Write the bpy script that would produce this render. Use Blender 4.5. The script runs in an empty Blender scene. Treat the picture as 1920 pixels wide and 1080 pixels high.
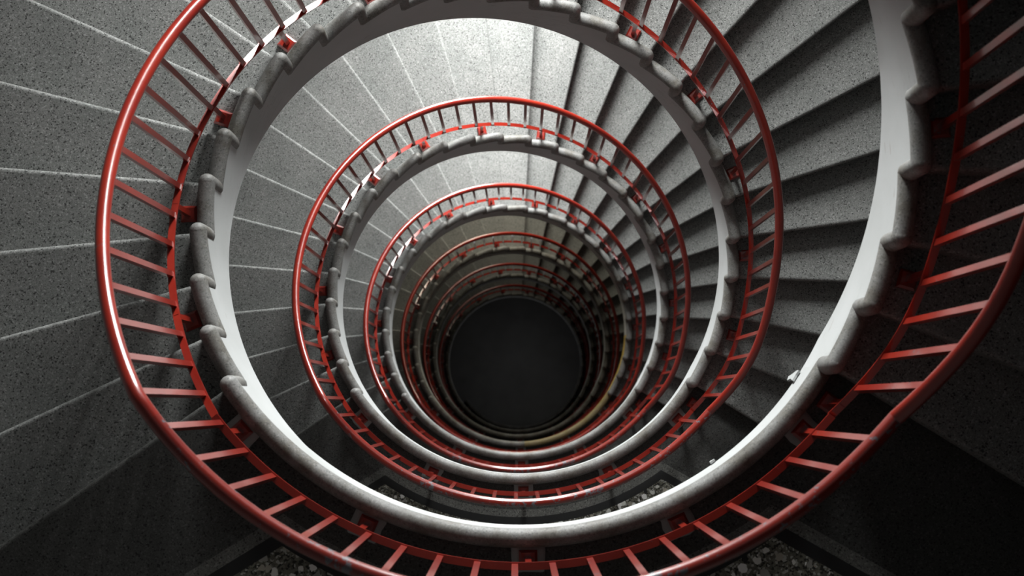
import bpy, math, random
from mathutils import Vector, Matrix, Euler
random.seed(7)
C = bpy.context.scene.collection
PI = math.pi
# ---------------------------------------------------------------- dimensions
S = 1.35                      # radius of the open well, metres; lengths below are in well radii
H = 0.11314                   # rise of one step
DT = 0.1721389                # angle of one step
N = 26                        # rises between two landings
LV = N * H                    # storey height
KT = 2 * PI / DT              # one full turn counted in steps (36.5)
RO = 2.6                     # outer radius of the stair
TZ = 0.05                     # treads lie this far below the axis of the curb roll
SOF = 0.37                    # soffit below the nosing line
SLB = 0.19                    # landing soffit below the curb axis
RS = 0.98                     # face of the stringer
ROLL = 0.027
RH = 1.063                    # radius of the railing
NF = 7                        # flights 0..6, landings 0..7

def ang(k): return PI / 2 - (k - 12.5) * DT
def pt(r, k, z): a = ang(k); return Vector((S * r * math.cos(a), S * r * math.sin(a), S * z))
def level_z(i): return -(i - 1) * LV

# ---------------------------------------------------------------- mesh helpers
class MB:
    def __init__(s): s.v = []; s.f = []; s.m = []; s.sm = []
    def add(s, vs, fs, smooth=False, mi=0):
        o = len(s.v); s.v += [tuple(v) for v in vs]
        for f in fs: s.f.append(tuple(o + i for i in f)); s.m.append(mi); s.sm.append(smooth)
    def grid(s, rows, close_u=False, close_v=False, smooth=True, mi=0, cap=False):
        nu = len(rows); nv = len(rows[0]); vs = [p for r in rows for p in r]; fs = []
        for i in range(nu if close_u else nu - 1):
            for j in range(nv if close_v else nv - 1):
                a = i * nv + j; b = i * nv + (j + 1) % nv
                c = ((i + 1) % nu) * nv + (j + 1) % nv; d = ((i + 1) % nu) * nv + j
                fs.append((a, b, c, d))
        if cap:
            o = len(vs); vs += list(rows[0]) + list(rows[-1])
            fs.append(tuple(o + j for j in range(nv - 1, -1, -1))); fs.append(tuple(o + nv + j for j in range(nv)))
        s.add(vs, fs, smooth, mi)
        if cap and smooth:
            s.sm[-1] = s.sm[-2] = False
    def box(s, c, ax, ay, az, hx, hy, hz, smooth=False):
        vs = []
        for i in (-1, 1):
            for j in (-1, 1):
                for k in (-1, 1): vs.append(c + ax * hx * i + ay * hy * j + az * hz * k)
        s.add(vs, [(0, 1, 3, 2), (4, 6, 7, 5), (0, 4, 5, 1), (2, 3, 7, 6), (0, 2, 6, 4), (1, 5, 7, 3)], smooth)
    def build(s, name, mats, parent=None, fix=True, sharp=True):
        me = bpy.data.meshes.new(name); me.from_pydata(s.v, [], s.f)
        if not isinstance(mats, (list, tuple)): mats = [mats]
        for m in mats: me.materials.append(m)
        for p, mi, sm in zip(me.polygons, s.m, s.sm): p.material_index = mi; p.use_smooth = sm
        if fix:
            import bmesh
            bm = bmesh.new(); bm.from_mesh(me); bmesh.ops.remove_doubles(bm, verts=bm.verts, dist=1e-5)
            bmesh.ops.recalc_face_normals(bm, faces=bm.faces); 
            for e in bm.edges:
                if len(e.link_faces) == 2 and not all(f.smooth for f in e.link_faces): e.smooth = False
            bm.to_mesh(me); bm.free()
        o = bpy.data.objects.new(name, me); C.objects.link(o)
        if parent: o.parent = parent
        return o

def tube(mb, path, rad, n=12, cap=True):
    rows = []
    for i, p in enumerate(path):
        t = (path[min(i + 1, len(path) - 1)] - path[max(i - 1, 0)]).normalized()
        u = t.cross(Vector((0, 0, 1)))
        if u.length < 1e-4: u = Vector((1, 0, 0))
        u.normalize(); w = u.cross(t).normalized()
        rows.append([p + u * (rad * math.cos(a)) + w * (rad * math.sin(a)) for a in [2 * PI * j / n for j in range(n)]])
    mb.grid(rows, close_v=True, cap=cap)

def capsule(mb, top, length, rad, n=14, q=5):
    rows = []
    for i in range(q + 1):
        a = PI / 2 * (1 - i / q); rr = max(rad * math.cos(a), 1e-4); z = rad * math.sin(a)
        rows.append([top + Vector((rr * math.cos(b), rr * math.sin(b), z)) for b in [2 * PI * j / n for j in range(n)]])
    for i in range(q + 1):
        a = PI / 2 * i / q; rr = max(rad * math.cos(a), 1e-4); z = -length - rad * math.sin(a)
        rows.append([top + Vector((rr * math.cos(b), rr * math.sin(b), z)) for b in [2 * PI * j / n for j in range(n)]])
    mb.grid(rows, close_v=True)

def empty(name, loc, label, cat, group=None):
    o = bpy.data.objects.new(name, None); C.objects.link(o); o.location = loc; o.empty_display_size = .2
    o['label'] = label; o['category'] = cat
    if group: o['group'] = group
    return o
def copy_tree(o, parent=None):
    c = o.copy(); C.objects.link(c)
    if parent: c.parent = parent
    for ch in o.children: copy_tree(ch, c)
    return c
def struct(o): o['kind'] = 'structure'; return o

# ---------------------------------------------------------------- materials
def mat(name):
    m = bpy.data.materials.new(name); m.use_nodes = True; nt = m.node_tree
    b = nt.nodes['Principled BSDF']; return m, nt, b
def nd(nt, t, **kw):
    n = nt.nodes.new(t)
    for k, v in kw.items(): setattr(n, k, v)
    return n
def math_n(nt, op, a, b=None, c=None):
    n = nd(nt, 'ShaderNodeMath', operation=op)
    for i, x in enumerate((a, b, c)):
        if x is None: continue
        if isinstance(x, (int, float)): n.inputs[i].default_value = x
        else: nt.links.new(x, n.inputs[i])
    return n.outputs[0]
def ramp(nt, fac, stops, interp='LINEAR'):
    n = nd(nt, 'ShaderNodeValToRGB'); cr = n.color_ramp; cr.interpolation = interp
    while len(cr.elements) < len(stops): cr.elements.new(.5)
    for e, (p, c) in zip(cr.elements, stops): e.position = p; e.color = (*c, 1) if len(c) == 3 else c
    nt.links.new(fac, n.inputs[0]); return n.outputs[0]
def mix(nt, fac, a, b, mode='MIX'):
    n = nd(nt, 'ShaderNodeMix', data_type='RGBA', blend_type=mode)
    for sock, x in ((n.inputs[0], fac), (n.inputs[6], a), (n.inputs[7], b)):
        if isinstance(x, (int, float)): sock.default_value = x
        elif isinstance(x, tuple): sock.default_value = (*x, 1)
        else: nt.links.new(x, sock)
    return n.outputs[2]
def coords(nt): return nd(nt, 'ShaderNodeTexCoord').outputs['Object']
def voro(nt, co, scale, out='Color', feature='F1', rnd=1):
    n = nd(nt, 'ShaderNodeTexVoronoi', feature=feature); n.inputs['Scale'].default_value = scale
    n.inputs['Randomness'].default_value = rnd
    nt.links.new(co, n.inputs['Vector']); return n.outputs[out]
def noise(nt, co, scale, detail=3, rough=.5):
    n = nd(nt, 'ShaderNodeTexNoise'); n.inputs['Scale'].default_value = scale; n.inputs['Detail'].default_value = detail
    n.inputs['Roughness'].default_value = rough
    nt.links.new(co, n.inputs['Vector']); return n.outputs['Fac']
def sep(nt, c):
    n = nd(nt, 'ShaderNodeSeparateColor'); nt.links.new(c, n.inputs[0]); return n.outputs
def bump(nt, b, h, strength=.3, dist=.01):
    n = nd(nt, 'ShaderNodeBump'); n.inputs['Strength'].default_value = strength; n.inputs['Distance'].default_value = dist
    nt.links.new(h, n.inputs['Height']); nt.links.new(n.outputs[0], b.inputs['Normal'])

def fine_terrazzo(nt, co, base):
    g = lambda f: tuple(x * f for x in base)
    v = sep(nt, voro(nt, co, 170))
    c1 = ramp(nt, v[0], [(0, g(.3)), (.06, g(.3)), (.07, g(.8)), (.3, g(.9)), (.62, g(1.0)), (.86, g(1.08)), (.92, g(1.4)), (1, g(1.4))], 'CONSTANT')
    v2 = sep(nt, voro(nt, co, 330))
    c2 = ramp(nt, v2[1], [(0, (.45, .45, .45)), (.1, (.9, .9, .9)), (.8, (1.08, 1.08, 1.08)), (1, (1.2, 1.2, 1.2))], 'CONSTANT')
    c3 = ramp(nt, noise(nt, co, 3.2, 4), [(.3, (.86, .87, .86)), (.7, (1.08, 1.07, 1.06))])
    return mix(nt, 1, mix(nt, 1, c1, c2, 'MULTIPLY'), c3, 'MULTIPLY')

def m_terrazzo():
    m, nt, b = mat('terrazzo_tread'); co = coords(nt)
    nt.links.new(fine_terrazzo(nt, co, (.22, .223, .217)), b.inputs['Base Color'])
    b.inputs['Roughness'].default_value = .85; b.inputs['Specular IOR Level'].default_value = .1
    bump(nt, b, noise(nt, co, 180, 2), .15, .002)
    return m
def m_landing():
    m, nt, b = mat('terrazzo_landing'); co = coords(nt)
    xyz = nd(nt, 'ShaderNodeSeparateXYZ'); nt.links.new(co, xyz.inputs[0])
    x, y = xyz.outputs[0], xyz.outputs[1]
    r = math_n(nt, 'SQRT', math_n(nt, 'ADD', math_n(nt, 'MULTIPLY', x, x), math_n(nt, 'MULTIPLY', y, y)))
    d1 = math_n(nt, 'SUBTRACT', r, 1.152 * S)
    ax = math_n(nt, 'ABSOLUTE', x)
    d2 = math_n(nt, 'SUBTRACT', math_n(nt, 'SUBTRACT', math_n(nt, 'MULTIPLY', y, -.862), math_n(nt, 'MULTIPLY', ax, .507)), .449 * S)
    d = math_n(nt, 'MINIMUM', d1, d2)
    dark = fine_terrazzo(nt, co, (.07, .07, .067))
    grey = fine_terrazzo(nt, co, (.16, .16, .15))
    wn = nd(nt, 'ShaderNodeTexNoise'); wn.inputs['Scale'].default_value = 55; nt.links.new(co, wn.inputs['Vector'])
    wv = nd(nt, 'ShaderNodeVectorMath', operation='MULTIPLY_ADD'); nt.links.new(wn.outputs['Color'], wv.inputs[0])
    wv.inputs[1].default_value = (.022, .022, 0); nt.links.new(co, wv.inputs[2]); wc = wv.outputs[0]
    cell = sep(nt, voro(nt, wc, 30)); dist = voro(nt, wc, 30, 'Distance')
    chips = ramp(nt, cell[0], [(0, (.02, .02, .02)), (.1, (.34, .33, .30)), (.35, (.75, .75, .7)), (.6, (.9, .9, .87)), (.82, (.4, .37, .31)), (.92, (.40, .19, .11)), (.96, (.7, .7, .7))], 'CONSTANT')
    fac = math_n(nt, 'LESS_THAN', dist, math_n(nt, 'MULTIPLY_ADD', cell[2], .42, .14))
    cell2 = sep(nt, voro(nt, co, 120)); 
    matrix = ramp(nt, cell2[0], [(0, (.03, .03, .025)), (.25, (.12, .115, .09)), (.6, (.18, .175, .14)), (.85, (.42, .42, .38))], 'CONSTANT')
    coarse = mix(nt, fac, matrix, chips)
    def step(e): return math_n(nt, 'GREATER_THAN', d, e * S)
    c = mix(nt, step(0), dark, grey)
    c = mix(nt, step(.037), c, (.02, .02, .02))
    c = mix(nt, step(.075), c, coarse)
    nt.links.new(c, b.inputs['Base Color'])
    b.inputs['Roughness'].default_value = .6; b.inputs['Specular IOR Level'].default_value = .3
    return m
def m_curb(name='curb_terrazzo', yellow=None):
    m, nt, b = mat(name); co = coords(nt)
    base = fine_terrazzo(nt, co, (.2, .2, .193))
    soft = mix(nt, .45, base, (.2, .2, .193))
    g = ramp(nt, noise(nt, co, 9, 6, .65), [(.36, (.62, .58, .52)), (.55, (1, 1, 1))])
    c = mix(nt, 1, soft, g, 'MULTIPLY')
    if yellow:
        xyz = nd(nt, 'ShaderNodeSeparateXYZ'); nt.links.new(co, xyz.inputs[0])
        c = mix(nt, math_n(nt, 'MULTIPLY', yellow(nt, xyz.outputs), .6), c, (.26, .19, .05))
    nt.links.new(c, b.inputs['Base Color'])
    b.inputs['Roughness'].default_value = .55; b.inputs['Specular IOR Level'].default_value = .35
    bump(nt, b, noise(nt, co, 60, 3), .2, .003)
    return m
def m_stringer(name, yellow=None):
    m, nt, b = mat(name); co = coords(nt)
    c = ramp(nt, noise(nt, co, 2.5, 5), [(.3, (.36, .37, .365)), (.7, (.42, .43, .43))])
    st = nd(nt, 'ShaderNodeMapping'); st.inputs['Scale'].default_value = (1.6, 1.6, 9); nt.links.new(co, st.inputs[0])
    n1 = noise(nt, st.outputs[0], 1.7, 7, .62)
    crack = ramp(nt, math_n(nt, 'ABSOLUTE', math_n(nt, 'SUBTRACT', n1, .5)), [(0, (1, 1, 1)), (.0045, (0, 0, 0))])
    gate = ramp(nt, noise(nt, co, 1.3, 1), [(.52, (0, 0, 0)), (.58, (1, 1, 1))])
    c = mix(nt, mix(nt, 1, crack, gate, 'MULTIPLY'), c, (.20, .19, .18))
    chip = ramp(nt, noise(nt, st.outputs[0], 6, 3), [(.70, (0, 0, 0)), (.72, (1, 1, 1))])
    c = mix(nt, chip, c, (.33, .32, .31))
    if yellow:
        xyz = nd(nt, 'ShaderNodeSeparateXYZ'); nt.links.new(co, xyz.inputs[0])
        f = yellow(nt, xyz.outputs)
        c = mix(nt, f, c, (.40, .28, .06))
    nt.links.new(c, b.inputs['Base Color']); b.inputs['Roughness'].default_value = .6
    b.inputs['Specular IOR Level'].default_value = .3
    bump(nt, b, noise(nt, co, 7, 5), .15, .01)
    return m
def m_plain(name, col, rough=.7):
    m, nt, b = mat(name); co = coords(nt)
    c = ramp(nt, noise(nt, co, 2.5, 5), [(.3, tuple(x * .86 for x in col)), (.7, tuple(x * 1.1 for x in col))])
    nt.links.new(c, b.inputs['Base Color']); b.inputs['Roughness'].default_value = rough
    return m
def m_red(name, wear, dk=1):
    m, nt, b = mat(name); co = coords(nt)
    c = ramp(nt, noise(nt, co, 5, 4), [(.3, (.25 * dk, .015 * dk, .009 * dk)), (.7, (.34 * dk, .025 * dk, .012 * dk))])
    n1 = noise(nt, co, 26, 5, .7); n2 = noise(nt, co, 2.2, 2)
    w = ramp(nt, math_n(nt, 'ADD', n1, math_n(nt, 'MULTIPLY', n2, .55)), [(wear, (0, 0, 0)), (wear + .02, (1, 1, 1))])
    c = mix(nt, w, c, (.13, .12, .135))
    nt.links.new(c, b.inputs['Base Color'])
    b.inputs['Roughness'].default_value = .3; b.inputs['Specular IOR Level'].default_value = .5
    b.inputs['Coat Weight'].default_value = .9; b.inputs['Coat Roughness'].default_value = .1
    bump(nt, b, noise(nt, co, 30, 3), .12, .003)
    return m
def m_glass():
    m, nt, b = mat('window_glass'); out = nt.nodes['Material Output']
    t = nd(nt, 'ShaderNodeBsdfTransparent'); t.inputs[0].default_value = (.94, .96, .95, 1)
    g = nd(nt, 'ShaderNodeBsdfGlossy'); g.inputs['Roughness'].default_value = .05
    mx = nd(nt, 'ShaderNodeMixShader'); mx.inputs[0].default_value = .06
    nt.links.new(t.outputs[0], mx.inputs[1]); nt.links.new(g.outputs[0], mx.inputs[2]); nt.links.new(mx.outputs[0], out.inputs[0])
    nt.nodes.remove(b); return m

def yel_flight(nt, o):     # ochre paint on the lower right run of one stringer
    return math_n(nt, 'MULTIPLY', math_n(nt, 'GREATER_THAN', o[0], 0), math_n(nt, 'LESS_THAN', o[1], -.02))
def yel_land(nt, o):
    return math_n(nt, 'GREATER_THAN', o[0], .05)
M = dict(tread=m_terrazzo(), landing=m_landing(), curb=m_curb(), white=m_stringer('plaster_white'),
         yf=m_stringer('plaster_ochre_flight', yel_flight), yl=m_stringer('plaster_ochre_landing', yel_land), yc=m_curb('curb_terrazzo_ochre', yel_land),
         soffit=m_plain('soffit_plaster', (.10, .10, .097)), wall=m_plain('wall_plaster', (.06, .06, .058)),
         red=m_red('red_paint', .98, .88), worn=m_red('red_paint_worn', .845, .68), mortar=m_plain('mortar', (.34, .34, .33), .9),
         floor=m_plain('basement_floor', (.25, .25, .25)), frame=m_plain('window_frame_paint', (.6, .6, .58), .5), glass=m_glass())

# ---------------------------------------------------------------- steps
def make_step(j, parent):
    """tread j: from nose j-1 to nose j, riser below nose j"""
    mb = MB(); z = -j * H - TZ; nr = .0135
    k0 = j - 1 - .16; k1 = j - .06
    prof = [(None, 0)]                                    # back edge
    for q in range(5):
        a = PI / 2 * q / 4; prof.append((-nr + nr * math.sin(a), -nr + nr * math.cos(a)))
    prof.append((0, -.03)); prof.append((-.008, -.036)); prof.append((-.008, -H - .035)); 
    rows = []
    for r in (1.005, 1.4, 1.9, RO):
        row = []
        for s, dz in prof:
            k = k0 if s is None else k1 + s / r / DT
            row.append(pt(r, k, z + dz))
        row.append(pt(r, k0, z - H - .035))
        rows.append(row)
    mb.grid(rows, close_v=True, smooth=False, cap=True)
    o = mb.build('step', M['tread'], parent)
    # curb stone: roll along the well edge turning down at the nose
    mb = MB()
    tube(mb, [pt(1, j - 1 - .04 + i / 8 * .96, -j * H) for i in range(9)], ROLL * S, 14)
    capsule(mb, pt(1, j - .08, -j * H), H * S, ROLL * S)
    mb.build('curb_roll', M['curb'], o)
    return o

def bot(k):  # underside of a flight
    return max(-SOF - k * H, -LV - SLB)

def make_flight():
    root = empty('stair_flight', (0, 0, 0), 'x', 'staircase', 'stair flights around the open well')
    for j in range(1, 26): make_step(j, root)
    # stringer: plastered inner face with a stepped top under the curb roll
    mb = MB(); sub = 14
    for j in range(1, 26):
        top = -j * H
        ks = [j - 1 + i / sub for i in range(sub + 1)]
        mb.grid([[pt(1.02, k, bot(k)), pt(RS, k, bot(k)), pt(RS, k, top), pt(1.02, k, top)] for k in ks], close_v=True, smooth=False, cap=True)
    s = mb.build('stringer', M['white'], root, fix=False)
    for p in s.data.polygons: p.use_smooth = False
    # soffit
    mb = MB()
    ks = [i / 4 for i in range(0, 101)]
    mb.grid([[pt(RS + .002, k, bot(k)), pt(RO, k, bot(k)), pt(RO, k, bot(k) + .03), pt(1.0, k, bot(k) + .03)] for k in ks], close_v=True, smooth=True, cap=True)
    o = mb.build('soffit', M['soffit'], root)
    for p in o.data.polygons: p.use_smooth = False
    return root

def make_landing():
    """landing that follows nose 25; origin at its own level (k runs 25 .. 36.5)"""
    root = empty('stair_landing', (0, 0, 0), 'x', 'landing', 'landings around the open well')
    ks = [24.94 + (KT - .06 - 24.94) * i / 48 for i in range(49)]
    mb = MB(); nr = .0135
    rows = []
    for r in (1.005, 1.4, 1.9, RO):
        row = [pt(r, k, -TZ) for k in [24.84] + ks[1:-1]]
        for q in range(5):
            a = PI / 2 * q / 4
            row.append(pt(r, KT - .06 + (-nr + nr * math.sin(a)) / r / DT, -TZ - nr + nr * math.cos(a)))
        row += [pt(r, KT - .06, -TZ - .03), pt(r, KT - .06 - .008 / r / DT, -TZ - .036), pt(r, KT - .06 - .008 / r / DT, -TZ - H - .035)]
        rows.append(row)
    mb.grid(rows, smooth=False)
    mb.build('floor_slab', M['landing'], root)
    mb = MB()
    mb.grid([[pt(1.02, k, b), pt(RS, k, b), pt(RS, k, 0), pt(1.02, k, 0)] for k, b in
             [(k, (-SLB if k < 34.9 else min(-SLB, -SOF - (k - KT) * H))) for k in [25 + (KT - 25) * i / 160 for i in range(161)]]], close_v=True, smooth=False, cap=True)
    mb.build('fascia', M['white'], root, fix=False)
    mb = MB()
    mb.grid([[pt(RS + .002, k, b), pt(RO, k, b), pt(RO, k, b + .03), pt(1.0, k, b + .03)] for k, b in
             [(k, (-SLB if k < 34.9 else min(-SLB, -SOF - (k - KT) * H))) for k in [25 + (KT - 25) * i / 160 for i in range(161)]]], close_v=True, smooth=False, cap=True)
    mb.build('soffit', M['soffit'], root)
    mb = MB()
    tube(mb, [pt(1, 24.95 + (KT - .08 - 24.95) * i / 80, 0) for i in range(81)], ROLL * S, 16)
    capsule(mb, pt(1, KT - .08, 0), H * S, ROLL * S)
    mb.build('curb_roll', M['curb'], root)
    for k in LB:
        mb = MB(); a = ang(k); er = Vector((math.cos(a), math.sin(a), 0)); et = Vector((-math.sin(a), math.cos(a), 0))
        c = pt(RH - .004, k, -TZ + .002); n = 18; ring = []
        for q in range(n):
            b = 2 * PI * q / n; rr = S * (.046 + .009 * random.random())
            ring.append(c + et * (rr * 1.15 * max(-.8, min(.8, math.cos(b) * 1.3))) + er * (rr * max(-.8, min(.8, math.sin(b) * 1.3))))
        mb.grid([[p + Vector((0, 0, -.004)) for p in ring], ring, [c * .4 + p * .6 + Vector((0, 0, .006)) for p in ring], [c + (p - c) * .01 + Vector((0, 0, .006)) for p in ring]], close_v=True)
        mb.build('mortar_patch', M['mortar'], root)
    return root

# ---------------------------------------------------------------- railings
def rad(k): return RH + .022 * math.exp(-((k - 24.2) / 1.3) ** 2)
RA = -.42; RB = 25.6                      # where the sloping rail meets the level rail
def zrail(k): return min(.725 - k * H, .725 + .42 * H * .2) if k < 3 else max(.725 - k * H - max(0, k - 24) * .022, -LV + .735)
def zband(k): return .06 - k * H
LB = [25.95, 28.35, 30.75, 33.3, 35.75]   # brackets on a landing

def band(mb, path_k, zf, w=.0105, t=.004):
    rows = []
    for k in path_k:
        r = rad(k); z = zf(k)
        rows.append([pt(r - w, k, z - t), pt(r + w, k, z - t), pt(r + w, k, z + t), pt(r - w, k, z + t)])
    mb.grid(rows, close_v=True, smooth=False, cap=True)
def baluster(k, z0, z1, parent):
    mb = MB(); a = ang(k); er = Vector((math.cos(a), math.sin(a), 0)); et = Vector((-math.sin(a), math.cos(a), 0))
    p0 = pt(rad(k), k, z0); p1 = pt(rad(k), k, z1); c = (p0 + p1) / 2
    mb.box(c, er, et, Vector((0, 0, 1)), .0068 * S, .0085 * S, (p1.z - p0.z) / 2)
    return mb.build('baluster', M['red'], parent)
def bracket(k, zb, zf, parent):
    a = ang(k); er = Vector((math.cos(a), math.sin(a), 0)); et = Vector((-math.sin(a), math.cos(a), 0)); up = Vector((0, 0, 1))
    mb = MB(); r = rad(k)
    p0 = pt(r, k, zf); p1 = pt(r, k, zb)
    mb.box((p0 + p1) / 2, er, et, up, .008 * S, .0085 * S, (p1.z - p0.z) / 2)
    o = mb.build('bracket', M['red'], parent)
    mb = MB()                                # base plate: thick square plate with chamfered top
    c = pt(r, k, zf); h1, h2, hh = .026 * S, .019 * S, .018 * S
    def ring(h, z): return [c + er * (h * x) + et * (h * y) + up * z for x, y in ((-1, -1), (1, -1), (1, 1), (-1, 1))]
    mb.grid([ring(h1, 0), ring(h1, hh * .6), ring(h2, hh), ring(h2 * .01, hh)], close_v=True, smooth=False)
    mb.build('base_plate', M['red'], o)

def make_flight_railing():
    root = empty('stair_railing', (0, 0, 0), 'x', 'railing', 'sloping railings along the flights')
    n = 150; ks = [RA + (RB - RA) * i / n for i in range(n + 1)]
    mb = MB(); tube(mb, [pt(rad(k), k, zrail(k)) for k in ks], .0184 * S, 16); mb.build('handrail', M['red'], root)
    mb = MB(); band(mb, ks, zband); mb.build('bottom_rail', M['red'], root)
    k = -.02
    while k < 25.5:
        baluster(k, zband(k), zrail(k), root); k += .5345
    for i in range(13):
        k = 1.36 + 2 * i; bracket(k, zband(k), -math.ceil(k + .06) * H - TZ, root)
    return root
def make_landing_railing():
    root = empty('landing_railing', (0, 0, 0), 'x', 'railing', 'level railings along the landings')
    n = 60; a = RB; b = KT + RA; ks = [a + (b - a) * i / n for i in range(n + 1)]
    mb = MB(); tube(mb, [pt(rad(k), k, .735) for k in ks], .0184 * S, 16); mb.build('handrail', M['worn'], root)
    mb = MB(); band(mb, ks, lambda k: .118, .0105); mb.build('bottom_rail', M['red'], root)
    for i in range(19): baluster(25.97 + i * .5535, .118, .735, root) if 25.97 + i * .5535 < b else None
    for k in LB: bracket(k, .118, -TZ, root)
    return root

ORD = ['topmost', 'second', 'third', 'fourth', 'fifth', 'sixth', 'seventh', 'eighth', 'ninth', 'tenth']
# ring by ring, as it shows in the photo
FL = ['grey terrazzo steps at the right edge, highest flight, mostly in shadow',
      'outermost full turn of grey terrazzo steps, with wide treads filling the left side',
      'second turn of grey terrazzo steps, its brightest treads just inside the big white curve',
      'third turn of grey terrazzo steps inward, its stringer turning ochre at lower right',
      'fourth turn of terrazzo steps inward, dim and brownish',
      'fifth turn of terrazzo steps inward, very dim',
      'smallest and lowest turn of terrazzo steps, almost black']
def rail_label(i):
    return ['red railing cut by the right edge, beside the highest shadowed steps',
            'largest red railing, with a white gleam down the left side, along the outermost steps',
            'second red railing inward, bright orange along the top, beside the second turn of steps',
            'third red railing inward, orange at its top, beside the third turn of steps',
            'fourth railing inward, dull pinkish red, beside the brownish steps',
            'fifth railing inward, thin and dull red',
            'smallest sloping railing, a thin dark curve around the black well bottom'][i]
fl = make_flight(); la = make_landing(); fr = make_flight_railing(); lr = make_landing_railing()
for i in range(NF):
    z = level_z(i) * S
    f = fl if i == 0 else copy_tree(fl); f.location = (0, 0, z); f['label'] = FL[i]
    r = fr if i == 0 else copy_tree(fr); r.location = (0, 0, z); r['label'] = rail_label(i)
    if i == 3:
        for ch in f.children:
            if ch.name.startswith('stringer'):
                ch.material_slots[0].link = 'OBJECT'; ch.material_slots[0].material = M['yf']
LA = ['landing above the frame where the photo is taken from, terrazzo with a rounded curb',
      'lowest in the frame and largest landing, coarse pebble terrazzo under the bottom red rail',
      'second landing, pebble terrazzo field with a curved grey stripe, inside the big white curve',
      'third landing inward, dark behind the second grey curb ring',
      'fourth landing inward, dark, its fascia turning ochre to the right',
      'fifth landing inward, a thin dim curb arc at the bottom',
      'sixth landing inward, a faint thin curb arc',
      'deepest landing at the foot of the stair, lost in the black centre']
LR = ['level red railing above the frame beside the photographer',
      'level red railing across the bottom edge, worn handrail, widest balusters',
      'second level red railing at the bottom, shiny worn handrail inside the big curb',
      'third level red railing at the bottom, a thin shiny arc between two grey curbs',
      'fourth level railing at the bottom, dark red thin arc',
      'fifth level railing at the bottom, hardly visible',
      'sixth level railing at the bottom, hidden in the dark',
      'deepest level railing at the foot of the stair, lost in the black centre']
for i in range(NF + 1):
    z = level_z(i) * S
    f = la if i == 0 else copy_tree(la); f.location = (0, 0, z); f['label'] = LA[i]
    r = lr if i == 0 else copy_tree(lr); r.location = (0, 0, z); r['label'] = LR[i]
    if i == 1:
        for k, dk, zt, dz in ((25.2, .22, -.165, .095), (27.3, .1, -.18, .018)):   # plaster flaking off the lower edge
            mb = MB(); o2 = []
            for q, (u, v) in enumerate(((0, 0), (.45, .02), (1, -.05), (.8, .45), (.95, .8), (.55, 1), (.3, .6), (.05, .35))):
                o2.append((k + dk * (u - .5), zt - dz * v))
            mb.grid([[pt(RS - .003, kk, zz) for kk, zz in o2], [pt(RS - .010, kk, zz) for kk, zz in o2]], close_v=True, smooth=False, cap=True)
            mb.build('peeling_plaster', M['white'], f)
    if i == 4:
        for ch in f.children:
            if ch.name.startswith('fascia'):
                ch.material_slots[0].link = 'OBJECT'; ch.material_slots[0].material = M['yl']
            if ch.name.startswith('curb_roll'):
                ch.material_slots[0].link = 'OBJECT'; ch.material_slots[0].material = M['yc']

# ---------------------------------------------------------------- setting: round wall with a tall window on every storey
ZTOP = level_z(0) + 1.9; ZBOT = level_z(NF) - SLB - .12
ROPEN = 2.1                                  # unseen round opening over the well, added to let fill light in
WA = .155                                    # half angle of a window
def win_z(i): return level_z(i) - 12.5 * H + .2, level_z(i) - 12.5 * H + LV - SOF - .2
mb = MB(); T = .14
cuts = sorted([ZBOT, ZTOP] + [z for i in range(NF) for z in win_z(i) if z < ZTOP])
na = 72
angs = [PI / 2 - WA + 2 * WA * i / 6 for i in range(7)] + [PI / 2 + WA + (2 * PI - 2 * WA) * i / na for i in range(1, na)]
def P(r, a, z): return Vector((S * r * math.cos(a), S * r * math.sin(a), S * z))
for zi in range(len(cuts) - 1):
    z0, z1 = cuts[zi], cuts[zi + 1]; zm = (z0 + z1) / 2
    inwin = any(win_z(i)[0] < zm < win_z(i)[1] for i in range(NF))
    for ai in range(len(angs)):
        a0 = angs[ai]; a1 = angs[(ai + 1) % len(angs)]
        if inwin and ai < 6: continue
        mb.add([P(RO + .004, a0, z0), P(RO + .004, a1, z0), P(RO + .004, a1, z1), P(RO + .004, a0, z1)], [(0, 1, 2, 3)])
        mb.add([P(RO + T, a0, z0), P(RO + T, a1, z0), P(RO + T, a1, z1), P(RO + T, a0, z1)], [(0, 1, 2, 3)])
        if inwin and ai in (6,): mb.add([P(RO + .004, a0, z0), P(RO + T, a0, z0), P(RO + T, a0, z1), P(RO + .004, a0, z1)], [(0, 1, 2, 3)])
        if inwin and ai == len(angs) - 1: mb.add([P(RO + .004, a1, z0), P(RO + T, a1, z0), P(RO + T, a1, z1), P(RO + .004, a1, z1)], [(0, 1, 2, 3)])
    if inwin:
        for ai in range(6):
            for z in (z0, z1): mb.add([P(RO + .004, angs[ai], z), P(RO + T, angs[ai], z), P(RO + T, angs[ai + 1], z), P(RO + .004, angs[ai + 1], z)], [(0, 1, 2, 3)])
struct(mb.build('wall_round', M['wall']))
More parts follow.
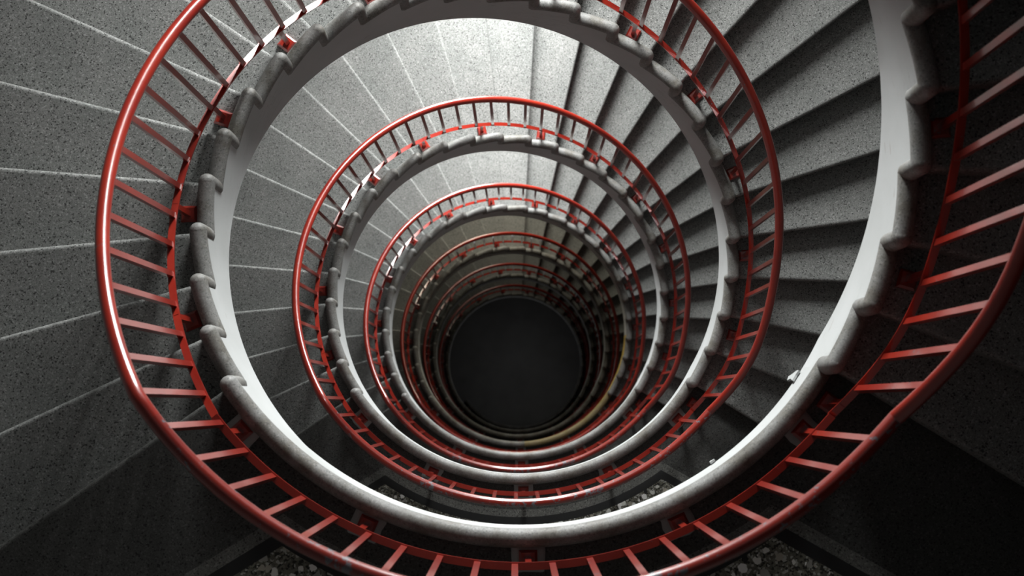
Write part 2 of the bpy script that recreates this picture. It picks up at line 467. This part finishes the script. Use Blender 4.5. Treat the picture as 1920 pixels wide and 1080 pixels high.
for i in range(NF):
    z0, z1 = win_z(i)
    if z1 > ZTOP: z1 = ZTOP
    mb = MB(); r = RO + .08; w = .018
    for a in (PI / 2 - WA + .008, PI / 2 - WA / 3, PI / 2 + WA / 3, PI / 2 + WA - .008):
        e = Vector((math.cos(a), math.sin(a), 0)); t = Vector((-e.y, e.x, 0))
        mb.box(P(r, a, (z0 + z1) / 2), e, t, Vector((0, 0, 1)), w * S, w * S, (z1 - z0) / 2 * S)
    for z in (z0 + w, z0 + (z1 - z0) * .3, z1 - w):
        rows = []
        for q in range(9):
            a = PI / 2 - WA + 2 * WA * q / 8
            rows.append([P(r - w * .9, a, z - w), P(r + w * .9, a, z - w), P(r + w * .9, a, z + w), P(r - w * .9, a, z + w)])
        mb.grid(rows, close_v=True, smooth=False, cap=True)
    fo = struct(mb.build('window_%d' % (i + 1), M['frame']))
    mb = MB()
    mb.grid([[P(r, PI / 2 - WA + 2 * WA * q / 8, z0 + .01), P(r, PI / 2 - WA + 2 * WA * q / 8, z1 - .01)] for q in range(9)], smooth=True)
    mb.build('window_pane', M['glass'], fo)
mb = MB()
n = 64
mb.add([P(RO + T, 2 * PI * q / n, ZBOT) for q in range(n)] + [P(RO + T, 2 * PI * q / n, ZBOT - .08) for q in range(n)],
       [tuple(range(n)), tuple(range(2 * n - 1, n - 1, -1))] + [(q, (q + 1) % n, n + (q + 1) % n, n + q) for q in range(n)])
struct(mb.build('floor', M['floor']))
mb = MB()                                   # ceiling ring around the added opening that lets in sky fill
mb.grid([[P(ROPEN, 2 * PI * q / n, ZTOP), P(RO + T, 2 * PI * q / n, ZTOP), P(RO + T, 2 * PI * q / n, ZTOP + .08), P(ROPEN, 2 * PI * q / n, ZTOP + .08)] for q in range(n)], close_u=True, close_v=True, smooth=False)
struct(mb.build('ceiling', M['wall']))

# ---------------------------------------------------------------- light: daylight through the windows, plus an added fill at the bottom
PW = [20, 900, 860, 780, 190, 70, 25]
for i in range(NF):
    z0, z1 = win_z(i)
    if z1 > ZTOP: z1 = ZTOP
    ld = bpy.data.lights.new('daylight', 'AREA'); ld.shape = 'RECTANGLE'
    ld.size = 2 * WA * RO * S * 1.0; ld.size_y = (z1 - z0) * S
    ld.energy = PW[i]
    ld.color = (1, 1, 1) if i < 4 else (1, .92, .75)
    o = bpy.data.objects.new('daylight', ld); C.objects.link(o)
    o.location = (0, S * (RO + .24), S * (z0 + z1) / 2); o.rotation_euler = (PI / 2 - .12, 0, PI)
    o.rotation_euler = Euler((-PI / 2, 0, 0))
ld = bpy.data.lights.new('basement_fill', 'POINT'); ld.energy = 3.4; ld.shadow_soft_size = .3  # unseen fill light, added to lift the dark floor of the well
o = bpy.data.objects.new('basement_fill', ld); C.objects.link(o); o.location = (0, 0, S * (ZBOT + 1.3))

w = bpy.data.worlds.new('World'); bpy.context.scene.world = w; w.use_nodes = True
w.node_tree.nodes['Background'].inputs[0].default_value = (.96, .98, 1, 1); w.node_tree.nodes['Background'].inputs[1].default_value = .095

# ---------------------------------------------------------------- camera
cd = bpy.data.cameras.new('camera'); cam = bpy.data.objects.new('camera', cd); C.objects.link(cam)
cam.location = (-.021545 * S, -.630252 * S, 3.780559 * S)
a, b, c = .0863148, .0040569, -.0185289
def Rx(a): return Matrix.Rotation(a, 3, 'X')
Mx = Matrix.Rotation(c, 3, 'Z') @ Matrix.Rotation(b, 3, 'Y') @ Rx(a)
cam.rotation_euler = Mx.to_euler()
cd.sensor_width = 36; cd.lens = 36 * 2523.482 / 1920; cd.clip_start = .05
cd.dof.use_dof = True; cd.dof.focus_distance = 6.8; cd.dof.aperture_fstop = 3.2
sc = bpy.context.scene; sc.camera = cam
sc.view_settings.view_transform = 'Standard'; sc.view_settings.look = 'None'
sc.view_settings.exposure = 0; sc.view_settings.gamma = 1; sc.view_settings.use_curve_mapping = False
